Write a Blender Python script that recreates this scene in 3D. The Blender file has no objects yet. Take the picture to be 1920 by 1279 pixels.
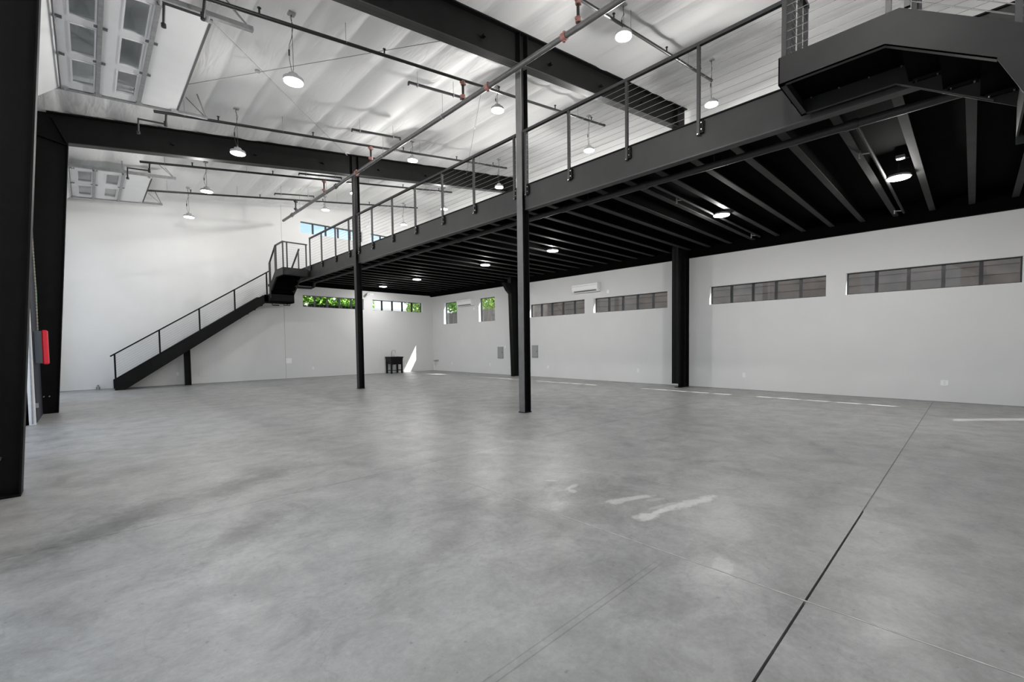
import bpy, math, random
from mathutils import Vector, Matrix
random.seed(7)
SC = bpy.context.scene
COL = SC.collection
# ------------------------------------------------------------------ dimensions
W, D, XL, YN = 13.063, 20.718, -0.78, -1.35        # right wall, far wall, left wall, near wall (inner faces)
XC, YA, YB = 6.085, 6.35, 13.97                    # mezzanine edge line, the two steel frames
S = 0.1525                                         # roof slope
def roof(x): return 6.42 + S * x
ZD, ZF = 4.44, 3.965                               # deck top, edge beam underside

# ------------------------------------------------------------------ camera
cam = bpy.data.cameras.new('camera'); cob = bpy.data.objects.new('camera', cam); COL.objects.link(cob)
cam.sensor_width = 36; cam.lens = 829.424 / 1920 * 36
cam.shift_x = -(1006.5577 - 960) / 1920; cam.shift_y = (678.9322 - 639.5) / 1920
cam.clip_start = .05; cam.clip_end = 500
R3 = Vector((0.70163986, -0.71245552, -0.0104232)); U3 = Vector((0.03585625, 0.0206945, 0.99914267)); F3 = Vector((0.711629, 0.70141206, -0.04006607))
cob.matrix_world = Matrix(((R3.x, U3.x, -F3.x, 0), (R3.y, U3.y, -F3.y, 0), (R3.z, U3.z, -F3.z, 1.3534), (0, 0, 0, 1)))
SC.camera = cob
# ------------------------------------------------------------------ world, sun, exposure
SC.view_settings.view_transform = 'Standard'; SC.view_settings.look = 'None'; SC.view_settings.gamma = 1
SC.view_settings.use_curve_mapping = False; SC.view_settings.exposure = EXPOSURE = 0.0
SKY, SUN, HIGHBAY, GLOBE, DISCLIGHT = 1.6, 16.0, 10.0, 112.0, 80.0
wd = bpy.data.worlds.new('sky'); SC.world = wd; wd.use_nodes = True
nt = wd.node_tree; nt.nodes.clear()
tc = nt.nodes.new('ShaderNodeTexCoord'); sp = nt.nodes.new('ShaderNodeSeparateXYZ'); cr = nt.nodes.new('ShaderNodeValToRGB')
no = nt.nodes.new('ShaderNodeTexNoise'); no.inputs['Scale'].default_value = 3.5; no.inputs['Detail'].default_value = 6
mp = nt.nodes.new('ShaderNodeMapping'); mp.inputs['Scale'].default_value = (1, 1, 3)
mx = nt.nodes.new('ShaderNodeMix'); mx.data_type = 'RGBA'; cl = nt.nodes.new('ShaderNodeValToRGB')
bg = nt.nodes.new('ShaderNodeBackground'); bg.inputs['Strength'].default_value = SKY; ow = nt.nodes.new('ShaderNodeOutputWorld')
e = cr.color_ramp.elements; e[0].position = 0.0; e[0].color = (.92, .96, 1, 1); e[1].position = .5; e[1].color = (.54, .63, .76, 1)
m_ = e.new(.09); m_.color = (.78, .86, .96, 1); m2_ = e.new(.2); m2_.color = (.44, .62, .86, 1)
cl.color_ramp.elements[0].position = .48; cl.color_ramp.elements[1].position = .72
L = nt.links.new
L(tc.outputs['Generated'], sp.inputs[0]); L(sp.outputs['Z'], cr.inputs[0]); L(tc.outputs['Generated'], mp.inputs[0]); L(mp.outputs[0], no.inputs[0])
L(no.outputs[0], cl.inputs[0]); L(cl.outputs[0], mx.inputs[0]); L(cr.outputs[0], mx.inputs[6]); mx.inputs[7].default_value = (.95, .97, 1, 1)
L(mx.outputs[2], bg.inputs[0]); L(bg.outputs[0], ow.inputs[0])
sd = bpy.data.lights.new('sun', 'SUN'); sd.energy = SUN; sd.angle = math.radians(.6); sd.color = (1, .97, .92)
so = bpy.data.objects.new('sun', sd); COL.objects.link(so)
so.rotation_euler = Vector((-.56, .6, -1)).to_track_quat('-Z', 'Y').to_euler(); so.location = (30, -20, 40)

# ------------------------------------------------------------------ materials
def mat(name, col, rough=.5, metal=0, noise=0, nscale=8, bump=0, bscale=40, spec=.5, emit=0, detail=4, stretch=None):
    m = bpy.data.materials.new(name); m.use_nodes = True; n = m.node_tree; b = n.nodes['Principled BSDF']
    b.inputs['Base Color'].default_value = (*col, 1); b.inputs['Roughness'].default_value = rough; b.inputs['Metallic'].default_value = metal
    b.inputs['Specular IOR Level'].default_value = spec
    co = n.nodes.new('ShaderNodeNewGeometry'); mpp = n.nodes.new('ShaderNodeMapping'); n.links.new(co.outputs['Position'], mpp.inputs[0])
    if stretch: mpp.inputs['Scale'].default_value = stretch
    if noise:
        t = n.nodes.new('ShaderNodeTexNoise'); t.inputs['Scale'].default_value = nscale; t.inputs['Detail'].default_value = detail
        r = n.nodes.new('ShaderNodeMapRange'); r.inputs['From Min'].default_value = .25; r.inputs['From Max'].default_value = .75
        r.inputs['To Min'].default_value = 1 - noise; r.inputs['To Max'].default_value = 1 + noise
        v = n.nodes.new('ShaderNodeVectorMath'); v.operation = 'SCALE'; v.inputs[0].default_value = col
        n.links.new(mpp.outputs[0], t.inputs[0]); n.links.new(t.outputs[0], r.inputs[0]); n.links.new(r.outputs[0], v.inputs['Scale']); n.links.new(v.outputs[0], b.inputs['Base Color'])
    if bump:
        t = n.nodes.new('ShaderNodeTexNoise'); t.inputs['Scale'].default_value = bscale; t.inputs['Detail'].default_value = 5
        bb = n.nodes.new('ShaderNodeBump'); bb.inputs['Strength'].default_value = bump; bb.inputs['Distance'].default_value = .02
        n.links.new(mpp.outputs[0], t.inputs[0]); n.links.new(t.outputs[0], bb.inputs['Height']); n.links.new(bb.outputs[0], b.inputs['Normal'])
    if emit:
        b.inputs['Emission Color'].default_value = (1, .99, .97, 1); b.inputs['Emission Strength'].default_value = emit
    return m
M = {}
M['wall'] = mat('painted_drywall', (.72, .72, .717), .75, noise=.025, nscale=1.2, bump=.12, bscale=90, spec=.3)
M['reveal'] = M['wall']
M['steel'] = mat('black_painted_steel', (.0055, .0055, .0055), .5, spec=.13, noise=.25, nscale=5, bump=.05, bscale=60)
M['edge'] = mat('lit_black_steel', (.028, .028, .028), .5, spec=.35, noise=.15, nscale=3, bump=.05, bscale=60)  # the black steel, lightened for faces that catch more light
M['dark'] = mat('deck_and_shade_black', (.0018, .0018, .0018), .85, spec=.03, noise=.3, nscale=6, bump=.1)  # deck black, also deepens the shade on the far stair's risers
M['stair'] = mat('stair_black_steel', (.018, .018, .018), .5, spec=.25, noise=.2, nscale=4)
M['collit'] = mat('column_daylit_steel', (.17, .17, .17), .5, spec=.2, noise=.15, nscale=4)  # black column steel paled to stand for daylight on its door side
M['joistgrey'] = mat('joist_black_steel', (.028, .028, .028), .7, spec=.12, noise=.15, nscale=4)
M['rail'] = mat('charcoal_rail_steel', (.032, .032, .033), .45, noise=.1)
M['cable'] = mat('stainless_cable', (.32, .32, .32), .4, metal=.3)
M['bolt'] = mat('bright_bolt', (.7, .7, .7), .3, metal=1)
M['galv'] = mat('galvanised_steel', (.30, .30, .305), .45, metal=.35, noise=.2, nscale=14)
M['white'] = mat('white_plastic', (.90, .90, .90), .4)
M['doorwhite'] = mat('white_door_paint', (.74, .74, .75), .45, noise=.03, nscale=3, bump=.03, bscale=50)
M['vent'] = mat('grey_slot', (.10, .10, .10), .5)
M['pipe'] = mat('black_sprinkler_pipe', (.016, .016, .016), .4)
M['pipegrey'] = mat('dark_grey_pipe', (.10, .10, .10), .38, noise=.2, nscale=9)
M['couple'] = mat('rusty_pink_coupling', (.30, .14, .12), .55, noise=.3, nscale=20)
M['panelgrey'] = mat('grey_enamel', (.34, .35, .35), .45)
M['frame'] = mat('black_window_frame', (.014, .014, .015), .4)
M['cap'] = mat('white_reveal', (.78, .78, .78), .6)
M['red'] = mat('red_plastic', (.75, .012, .035), .35)
M['bluegrey'] = mat('blue_grey_case', (.10, .125, .15), .5)
M['navy'] = mat('dark_navy', (.018, .022, .036), .5)
M['lit'] = mat('glowing_diffuser', (1, 1, 1), .4, emit=14)
M['cord'] = mat('dark_cord', (.03, .03, .03), .6)
M['sink'] = mat('black_sink_plastic', (.006, .006, .006), .5, spec=.2)
M['chrome'] = mat('chrome', (.75, .75, .76), .15, metal=1)
M['chain'] = mat('hoist_chain', (.45, .40, .33), .4, metal=.6)
M['greencord'] = mat('green_cord', (.03, .30, .12), .6)
M['fence'] = mat('grey_brown_fence_boards', (.11, .095, .09), .8, noise=.35, nscale=6, stretch=(1, 1, .2), bump=.2)
M['siding'] = mat('dark_brown_siding', (.048, .037, .034), .75, noise=.45, nscale=2.2, bump=.2, bscale=20)
M['bark'] = mat('tree_bark', (.06, .045, .03), .9, noise=.3, bump=.4)
M['leaf'] = mat('green_leaves', (.17, .34, .045), .6, noise=.7, nscale=4.5)
M['leaf2'] = mat('yellow_green_leaves', (.26, .40, .075), .6, noise=.6, nscale=5)
M['pave'] = mat('pale_pavement', (.50, .50, .49), .8, noise=.15, nscale=2)
M['stucco'] = mat('pale_stucco', (.62, .63, .65), .8, noise=.06, nscale=2)
M['roofing'] = mat('grey_roofing', (.22, .22, .22), .8)
M['joint'] = mat('dark_joint_fill', (.02, .02, .02), .8)
M['caulk'] = mat('pale_joint_caulk', (.46, .46, .45), .7, noise=.3, nscale=12)
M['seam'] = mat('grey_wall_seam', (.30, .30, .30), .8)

# glass: clear pane with a weak reflection
g = bpy.data.materials.new('window_glass'); g.use_nodes = True; n = g.node_tree; n.nodes.clear()
o_ = n.nodes.new('ShaderNodeOutputMaterial'); mi = n.nodes.new('ShaderNodeMixShader'); tr = n.nodes.new('ShaderNodeBsdfTransparent'); gl = n.nodes.new('ShaderNodeBsdfGlossy')
lw = n.nodes.new('ShaderNodeLayerWeight'); lw.inputs['Blend'].default_value = .5
pw_ = n.nodes.new('ShaderNodeMath'); pw_.operation = 'POWER'; pw_.inputs[1].default_value = 4; ml_ = n.nodes.new('ShaderNodeMath'); ml_.operation = 'MULTIPLY_ADD'; ml_.inputs[1].default_value = .5; ml_.inputs[2].default_value = .02
tr.inputs[0].default_value = (.93, .96, .96, 1); gl.inputs['Roughness'].default_value = .03
n.links.new(lw.outputs['Facing'], pw_.inputs[0]); n.links.new(pw_.outputs[0], ml_.inputs[0]); n.links.new(ml_.outputs[0], mi.inputs[0]); n.links.new(tr.outputs[0], mi.inputs[1]); n.links.new(gl.outputs[0], mi.inputs[2]); n.links.new(mi.outputs[0], o_.inputs[0])
M['glass'] = g
g2 = g.copy(); g2.name = 'door_glass'; 
for nd in g2.node_tree.nodes:
    if nd.type == 'BSDF_TRANSPARENT': nd.inputs[0].default_value = (.85, .87, .87, 1)
M['doorglass'] = g2
g3 = g.copy(); g3.name = 'tinted_glass'
for nd in g3.node_tree.nodes:
    if nd.type == 'BSDF_TRANSPARENT': nd.inputs[0].default_value = (.5, .5, .5, 1)
M['tinted'] = g3

def floor_material():
    m = bpy.data.materials.new('polished_concrete'); m.use_nodes = True; n = m.node_tree; b = n.nodes['Principled BSDF']; lk = n.links.new
    ge = n.nodes.new('ShaderNodeNewGeometry'); P = ge.outputs['Position']
    def noise(scale, detail=6, rough=.6, vec=P, dist=0):
        t = n.nodes.new('ShaderNodeTexNoise'); t.inputs['Scale'].default_value = scale; t.inputs['Detail'].default_value = detail; t.inputs['Roughness'].default_value = rough
        t.inputs['Distortion'].default_value = dist; lk(vec, t.inputs[0]); return t.outputs[0]
    def rng(v, a, b_, c, d):
        r = n.nodes.new('ShaderNodeMapRange'); r.inputs[1].default_value = a; r.inputs[2].default_value = b_; r.inputs[3].default_value = c; r.inputs[4].default_value = d; lk(v, r.inputs[0]); return r.outputs[0]
    def math_(op, a, b_=None, c=None):
        q = n.nodes.new('ShaderNodeMath'); q.operation = op
        for i, v in enumerate((a, b_, c)):
            if v is None: continue
            if isinstance(v, (int, float)): q.inputs[i].default_value = v
            else: lk(v, q.inputs[i])
        return q.outputs[0]
    sc_ = n.nodes.new('ShaderNodeMapping'); sc_.inputs['Scale'].default_value = (.35, 1.0, 1); sc_.inputs['Rotation'].default_value = (0, 0, .5); lk(P, sc_.inputs[0])
    big = rng(noise(.42, 5, .62, sc_.outputs[0]), .3, .72, .86, 1.12)
    mid = rng(noise(2.6, 10, .72, P, .5), .3, .7, .72, 1.22)
    blot = rng(noise(1.1, 8, .72, P, 1.2), .33, .45, .84, 1.0)
    fine = rng(noise(26, 9, .8), .3, .7, .84, 1.13)
    speck = rng(noise(22, 2, .5), .24, .30, .72, 1.0)
    val = math_('MULTIPLY', math_('MULTIPLY', math_('MULTIPLY', big, mid), math_('MULTIPLY', fine, blot)), speck)
    # slab pour boundary beside the column line
    sx = n.nodes.new('ShaderNodeSeparateXYZ'); lk(P, sx.inputs[0]); X, Y = sx.outputs['X'], sx.outputs['Y']
    wob = rng(noise(.55, 3), 0, 1, -.55, .55)
    e_ = rng(math_('ADD', X, wob), 6.30, 6.42, 1.0, .93)
    val = math_('MULTIPLY', val, e_)
    # pale dried spills and a chalky patch: (x, y, rx, ry, angle, strength)
    dn = rng(noise(8, 7, .75), .25, .75, -.75, .75)
    light = None
    for (cx, cy, rx, ry, a, st) in [(3.186, 2.95, .055, .02, -.8, .45), (3.17, 2.68, .09, .03, .2, .6), (3.09, 2.60, .05, .03, 1.2, .5), (3.27, 2.10, .22, .04, -.45, .8), (3.13, 2.15, .08, .05, 0, .7),
                                    (3.02, 1.785, .09, .06, 0, 1), (3.26, 1.755, .26, .035, -.15, .95), (3.56, 1.66, .24, .045, -.2, .8), (3.33, 1.80, .16, .03, -.3, .45), (2.95, 1.84, .05, .04, .4, .6), (3.70, 1.625, .10, .05, 0, .7), (3.40, 1.93, .10, .03, -.5, .4),
                                    (2.66, 1.05, .10, .06, .5, .35), (4.95, 1.6, .06, .02, .4, .15)]:
        mm = n.nodes.new('ShaderNodeMapping'); mm.vector_type = 'TEXTURE'; mm.inputs['Location'].default_value = (cx, cy, 0); mm.inputs['Rotation'].default_value = (0, 0, a); mm.inputs['Scale'].default_value = (rx, ry, 1)
        lk(P, mm.inputs[0]); le = n.nodes.new('ShaderNodeVectorMath'); le.operation = 'LENGTH'; lk(mm.outputs[0], le.inputs[0])
        v = rng(math_('ADD', le.outputs['Value'], dn), .75, 1.25, st, 0)
        light = v if light is None else math_('MAXIMUM', light, v)
    # soft dark blotches on the left, round the columns
    dark = None
    for (cx, cy, rx, ry, a, st) in [(.9, 5.1, .9, .26, .5, .34), (.1, 4.7, .7, .25, .7, .45), (.75, 3.75, .55, .16, .8, .38), (2.9, 2.3, .7, .5, .3, .16), (2.2, 2.9, .6, .25, -.4, .16), (.3, 6.6, .5, .3, .4, .18), (1.6, 2.5, .8, .10, .5, .2), (2.1, 1.9, .5, .12, .9, .16), (6.3, 6.9, .5, .3, 0, .22), (7.2, 6.0, .8, .08, .3, .18)]:
        mm = n.nodes.new('ShaderNodeMapping'); mm.vector_type = 'TEXTURE'; mm.inputs['Location'].default_value = (cx, cy, 0); mm.inputs['Rotation'].default_value = (0, 0, a); mm.inputs['Scale'].default_value = (rx, ry, 1)
        lk(P, mm.inputs[0]); le = n.nodes.new('ShaderNodeVectorMath'); le.operation = 'LENGTH'; lk(mm.outputs[0], le.inputs[0])
        v = rng(math_('ADD', le.outputs['Value'], dn), .3, 1.3, st, 0)
        dark = v if dark is None else math_('MAXIMUM', dark, v)
    val = math_('MULTIPLY', val, math_('SUBTRACT', 1, dark))
    # hairline cracks and a double saw mark
    vo = n.nodes.new('ShaderNodeTexVoronoi'); vo.feature = 'DISTANCE_TO_EDGE'; vo.inputs['Scale'].default_value = .22; 
    wv = n.nodes.new('ShaderNodeVectorMath'); wv.operation = 'ADD'; nn = n.nodes.new('ShaderNodeTexNoise'); nn.inputs['Scale'].default_value = 2.2; nn.inputs['Detail'].default_value = 8; lk(P, nn.inputs[0])
    lk(nn.outputs['Color'], wv.inputs[0]); lk(P, wv.inputs[1]); lk(wv.outputs[0], vo.inputs[0])
    crk = rng(vo.outputs['Distance'], 0, .0025, .90, 1.0)
    val = math_('MULTIPLY', val, crk)
    def line(y0, hw, st):
        dd = math_('ABSOLUTE', math_('SUBTRACT', Y, y0)); return rng(dd, 0, hw, st, 0)
    inx = math_('MULTIPLY', rng(X, 2.35, 2.5, 1, 0), rng(X, .4, .9, 0, 1))
    sc2 = math_('MULTIPLY', math_('MAXIMUM', line(1.335, .006, .35), line(1.375, .006, .3)), inx)
    val = math_('MULTIPLY', val, math_('SUBTRACT', 1, sc2))
    val = math_('MULTIPLY', val, FLOOR_ALB)
    val = math_('ADD', val, math_('MULTIPLY', light, .26))
    cb = n.nodes.new('ShaderNodeCombineColor'); lk(val, cb.inputs[0]); lk(val, cb.inputs[1]); lk(math_('MULTIPLY', val, .985), cb.inputs[2])
    lk(cb.outputs[0], b.inputs['Base Color'])
    lk(rng(noise(3.0, 7, .65), .3, .7, .30, .46), b.inputs['Roughness']); b.inputs['Specular IOR Level'].default_value = .32
    bp = n.nodes.new('ShaderNodeBump'); bp.inputs['Strength'].default_value = .12; bp.inputs['Distance'].default_value = .01; lk(noise(9, 8, .6), bp.inputs['Height']); lk(bp.outputs[0], b.inputs['Normal'])
    return m
FLOOR_ALB = .32
M['floor'] = floor_material()

def ceiling_material():
    m = mat('white_vinyl_insulation', (.88, .88, .875), .62, spec=.25); n = m.node_tree; b = n.nodes['Principled BSDF']; lk = n.links.new
    ge = n.nodes.new('ShaderNodeNewGeometry'); mp1 = n.nodes.new('ShaderNodeMapping'); mp1.inputs['Rotation'].default_value = (0, 0, -.35); mp1.inputs['Scale'].default_value = (3.2, .55, 1); lk(ge.outputs[0], mp1.inputs[0])
    t1 = n.nodes.new('ShaderNodeTexNoise'); t1.inputs['Scale'].default_value = 1.6; t1.inputs['Detail'].default_value = 2.5; t1.inputs['Distortion'].default_value = .6; lk(mp1.outputs[0], t1.inputs[0])
    t2 = n.nodes.new('ShaderNodeTexNoise'); t2.inputs['Scale'].default_value = .5; lk(ge.outputs[0], t2.inputs[0])
    r2 = n.nodes.new('ShaderNodeMapRange'); r2.inputs[1].default_value = .36; r2.inputs[2].default_value = .6; lk(t2.outputs[0], r2.inputs[0])
    mm = n.nodes.new('ShaderNodeMath'); mm.operation = 'MULTIPLY'; lk(t1.outputs[0], mm.inputs[0]); lk(r2.outputs[0], mm.inputs[1])
    bp = n.nodes.new('ShaderNodeBump'); bp.inputs['Strength'].default_value = .55; bp.inputs['Distance'].default_value = .07; lk(mm.outputs[0], bp.inputs['Height']); lk(bp.outputs[0], b.inputs['Normal'])
    return m
M['ceiling'] = ceiling_material()

# ------------------------------------------------------------------ mesh helpers
ORG = {}
def org(o): return ORG.get(o.name, Vector((0, 0, 0)))
class MB:
    def __init__(s): s.v = []; s.f = []; s.m = []; s.mi = 0; s.sm = []
    def add(s, vs, fs, smooth=False):
        k = len(s.v); s.v += [tuple(v) for v in vs]
        for f in fs: s.f.append([i + k for i in f]); s.m.append(s.mi); s.sm.append(smooth)
        return s
    def box(s, a, b):
        x0, x1 = sorted((a[0], b[0])); y0, y1 = sorted((a[1], b[1])); z0, z1 = sorted((a[2], b[2]))
        s.add([(x0, y0, z0), (x1, y0, z0), (x1, y1, z0), (x0, y1, z0), (x0, y0, z1), (x1, y0, z1), (x1, y1, z1), (x0, y1, z1)],
              [(0, 3, 2, 1), (4, 5, 6, 7), (0, 1, 5, 4), (1, 2, 6, 5), (2, 3, 7, 6), (3, 0, 4, 7)]); return s
    def bar(s, a, b, w, h, up=(0, 0, 1)):      # box from a to b, w across, h along up
        a, b = Vector(a), Vector(b); d = (b - a).normalized(); u = Vector(up); r = d.cross(u)
        if r.length < 1e-5: r = d.cross(Vector((0, 1, 0)))
        r.normalize(); u = r.cross(d); r *= w / 2; u *= h / 2
        s.add([a - r - u, a + r - u, a + r + u, a - r + u, b - r - u, b + r - u, b + r + u, b - r + u],
              [(0, 1, 2, 3), (7, 6, 5, 4), (0, 4, 5, 1), (1, 5, 6, 2), (2, 6, 7, 3), (3, 7, 4, 0)]); return s
    def tube(s, pts, r, n=10, caps=True):
        pts = [Vector(p) for p in pts]; rings = []
        for i, p in enumerate(pts):
            d = (pts[min(i + 1, len(pts) - 1)] - pts[max(i - 1, 0)]).normalized()
            u = Vector((0, 0, 1)) if abs(d.z) < .9 else Vector((0, 1, 0)); a = d.cross(u).normalized(); c = d.cross(a)
            rr = r[i] if isinstance(r, (list, tuple)) else r
            rings.append([p + (a * math.cos(t * 2 * math.pi / n) + c * math.sin(t * 2 * math.pi / n)) * rr for t in range(n)])
        k = []; vs = [v for ring in rings for v in ring]
        for i in range(len(pts) - 1):
            for t in range(n): k.append((i * n + t, i * n + (t + 1) % n, (i + 1) * n + (t + 1) % n, (i + 1) * n + t))
        s.add(vs, k, True)
        if caps: s.add(rings[0], [tuple(range(n))[::-1]]); s.add(rings[-1], [tuple(range(n))])
        return s
    def prism(s, poly, axis, a, b):            # polygon in the plane normal to axis ('X','Y','Z'), extruded a..b
        def P(p, t): return {'X': (t, p[0], p[1]), 'Y': (p[0], t, p[1]), 'Z': (p[0], p[1], t)}[axis]
        n = len(poly); s.add([P(p, a) for p in poly] + [P(p, b) for p in poly],
              [tuple(range(n))[::-1], tuple(range(n, 2 * n))] + [(i, (i + 1) % n, n + (i + 1) % n, n + i) for i in range(n)]); return s
    def disc(s, c, r, h, n=28, r2=None):       # vertical cylinder / cone, c = centre of the underside
        r2 = r if r2 is None else r2; c = Vector(c)
        lo = [c + Vector((math.cos(t * 2 * math.pi / n) * r, math.sin(t * 2 * math.pi / n) * r, 0)) for t in range(n)]
        hi = [c + Vector((math.cos(t * 2 * math.pi / n) * r2, math.sin(t * 2 * math.pi / n) * r2, h)) for t in range(n)]
        s.add(lo + hi, [(i, (i + 1) % n, n + (i + 1) % n, n + i) for i in range(n)], True); s.add(lo, [tuple(range(n))[::-1]]); s.add(hi, [tuple(range(n))]); return s
    def build(s, name, mats, parent=None, loc=None, bevel=0):
        if not isinstance(mats, (list, tuple)): mats = [mats]
        o0 = org(parent) if parent else (Vector(loc) if loc else Vector((0, 0, 0)))
        me = bpy.data.meshes.new(name); me.from_pydata([tuple(Vector(v) - o0) for v in s.v], [], s.f)
        for m in mats: me.materials.append(M[m] if isinstance(m, str) else m)
        for p, i, q in zip(me.polygons, s.m, s.sm): p.material_index = i; p.use_smooth = q
        me.update()
        import bmesh as bmm
        b = bmm.new(); b.from_mesh(me); bmm.ops.recalc_face_normals(b, faces=b.faces); b.to_mesh(me); b.free()
        o = bpy.data.objects.new(name, me); COL.objects.link(o)
        if parent: o.parent = parent
        elif loc: o.location = loc
        ORG[o.name] = o0
        if bevel:
            bv = o.modifiers.new('bevel', 'BEVEL'); bv.width = bevel; bv.segments = 1; bv.limit_method = 'ANGLE'
        return o
def tag(o, label=None, cat=None, group=None, kind=None):
    if label: o['label'] = label
    if cat: o['category'] = cat
    if group: o['group'] = group
    if kind: o['kind'] = kind
    return o
def thing(name, loc, label=None, cat=None, group=None, kind=None):
    o = bpy.data.objects.new(name, None); COL.objects.link(o); o.location = loc; o.empty_display_size = .1; ORG[o.name] = Vector(loc)
    return tag(o, label, cat, group, kind)
def box(name, a, b, m, parent=None, **k): return MB().box(a, b).build(name, m, parent, **k)
def share(src, name, parent, offset):          # a copy of a part that shares its mesh, moved by offset
    c = src.copy(); c.name = name; COL.objects.link(c); c.parent = parent; c.location = src.location + Vector(offset); ORG[c.name] = org(parent) if parent else Vector((0, 0, 0)); return c
def copy_tree(o, loc):
    c = o.copy(); COL.objects.link(c); c.location = loc
    for ch in [x for x in bpy.data.objects if x.parent == o]:
        q = ch.copy(); COL.objects.link(q); q.parent = c
        for g_ in [x for x in bpy.data.objects if x.parent == ch]:
            h = g_.copy(); COL.objects.link(h); h.parent = q
    ORG[c.name] = Vector(loc)
    return c

# ------------------------------------------------------------------ ROOM SHELL
def wall(name, axis, at, thick, u0, u1, z0, z1, holes, m='wall', capm='cap', topf=None):
    """flat wall normal to axis, inner face at `at`, thick outwards (signed); holes = (u0,u1,z0,z1)"""
    us = sorted({u0, u1, *[h[0] for h in holes], *[h[1] for h in holes]}); zs = sorted({z0, z1, *[h[2] for h in holes], *[h[3] for h in holes]})
    b = MB()
    def P(u, z, t): return (at + t, u, z) if axis == 'X' else (u, at + t, z)
    def hole(i, j): return any(h[0] - 1e-6 <= us[i] and us[i + 1] <= h[1] + 1e-6 and h[2] - 1e-6 <= zs[j] and zs[j + 1] <= h[3] + 1e-6 for h in holes)
    def zz(u, z): return max(topf(u), zs[-2] + .02) if (topf and z == z1) else z
    for i in range(len(us) - 1):
        for j in range(len(zs) - 1):
            if hole(i, j): continue
            a, c, d, e = us[i], us[i + 1], zs[j], zs[j + 1]
            b.mi = 0
            b.add([P(a, zz(a, d), 0), P(c, zz(c, d), 0), P(c, zz(c, e), 0), P(a, zz(a, e), 0)], [(0, 1, 2, 3)]); b.add([P(a, zz(a, d), thick), P(c, zz(c, d), thick), P(c, zz(c, e), thick), P(a, zz(a, e), thick)], [(0, 1, 2, 3)])
    b.mi = 1
    for h in holes:
        a, c, d, e = h
        q = [(a, d), (c, d), (c, e), (a, e)]
        for i in range(4):
            p0, p1 = q[i], q[(i + 1) % 4]
            if p0[1] <= z0 + 1e-6 and p1[1] <= z0 + 1e-6: continue
            b.add([P(*p0, 0), P(*p1, 0), P(*p1, thick), P(*p0, thick)], [(0, 1, 2, 3)])
    b.mi = 0
    b.add([P(u0, z0, 0), P(u0, z0, thick), P(u0, zz(u0, z1), thick), P(u0, zz(u0, z1), 0)], [(0, 1, 2, 3)]); b.add([P(u1, z0, 0), P(u1, z0, thick), P(u1, zz(u1, z1), thick), P(u1, zz(u1, z1), 0)], [(0, 1, 2, 3)])
    return tag(b.build(name, [m, capm]), kind='structure')
TH = .21
RW = [(-.677, 2.24), (2.657, 5.623), (6.986, 9.934), (10.348, 13.298)]      # long window strips in the right wall
NW = [(15.525, 16.70), (18.454, 19.617)]                                     # two narrow upright windows
FWL = [(6.62, 9.31, 3.088, 3.594), (9.747, 12.47, 3.088, 3.594)]
FWU = [(6.62, 9.345, 6.276, 6.759), (9.747, 12.47, 6.276, 6.759)]
wr = wall('wall_right', 'X', W, TH, YN, D, 0, 8.6, [(a, b, 2.483, 3.016) for a, b in RW] + [(a, b, 2.451, 3.555) for a, b in NW])
wf = wall('wall_far', 'Y', D, TH, XL - .2, W + TH, 0, 9, FWL + FWU, topf=lambda x: roof(x) + .12)
DOORS = [(.45, 4.1), (8.15, 11.98), (16.75, 20.25)]
wl = wall('wall_left', 'X', XL, -.18, YN, D, 0, 6.5, [(a, b, 0, 5.35) for a, b in DOORS])
wn = wall('wall_near', 'Y', YN, -TH, XL - .2, W + TH, 0, 9, [(11.55, 12.06, .6, 2.95)], topf=lambda x: roof(x) + .12)
# roof deck and insulated ceiling
MB().prism([(XL - .3, roof(XL - .3) + .14), (W + .4, roof(W + .4) + .14), (W + .4, roof(W + .4) + .34), (XL - .3, roof(XL - .3) + .34)], 'Y', YN - .3, D + .4).build('trim_1', 'roofing')['kind'] = 'structure'
b = MB(); nx, ny = 190, 92; rows = []
def hsh(i): return (math.sin(i * 127.1) * 43758.5453) % 1
for j in range(ny + 1):
    y = YN + (D - YN) * j / ny
    for i in range(nx + 1):
        x = XL + (W - XL) * i / nx
        k = (x + .2) / .762; fr = k - math.floor(k); ki = int(math.floor(k))
        sag = .070 * math.sin(math.pi * fr) ** .5 * (.7 + .6 * hsh(ki)) if fr > 0 else 0
        ky = y / 1.22; fy = ky - math.floor(ky)
        seam = .010 * max(0, 1 - abs(fy - .5) * 18)
        ridge = .008 * math.sin(y * 2.3 + ki * 1.7) * math.sin(math.pi * fr)
        b.v.append((x, y, roof(x) + .05 - sag - ridge + seam))
for j in range(ny):
    for i in range(nx):
        a = j * (nx + 1) + i; b.f.append([a, a + 1, a + nx + 2, a + nx + 1]); b.m.append(0); b.sm.append(True)
b.build('ceiling', 'ceiling')['kind'] = 'structure'
# floor: dark bed with slabs parted by sawn joints
fl = box('floor', (XL - .2, YN, -.15), (W, D, -.03), 'joint'); fl['kind'] = 'structure'
J = [YN, .595, 4.45, 8.30, D]
for k in range(4):
    g0 = [0, .006, .0018, .0018][k]; g1 = [.006, .0018, .0018, 0][k]
    xs = [(XL - .2, 2.5755), (2.5905, W)] if k < 2 else [(XL - .2, W)]
    for (x0, x1) in xs:
        box('slab', (x0, J[k] + g0, -.03), (x1, J[k + 1] - g1, 0), 'floor', fl)
box('joint_filler', (2.5785, YN, -.02), (2.5875, 4.45, .0008), 'caulk', fl)
box('joint_filler', (4.3, .5895, -.02), (W, .6005, -.006), 'seam', fl)
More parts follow.
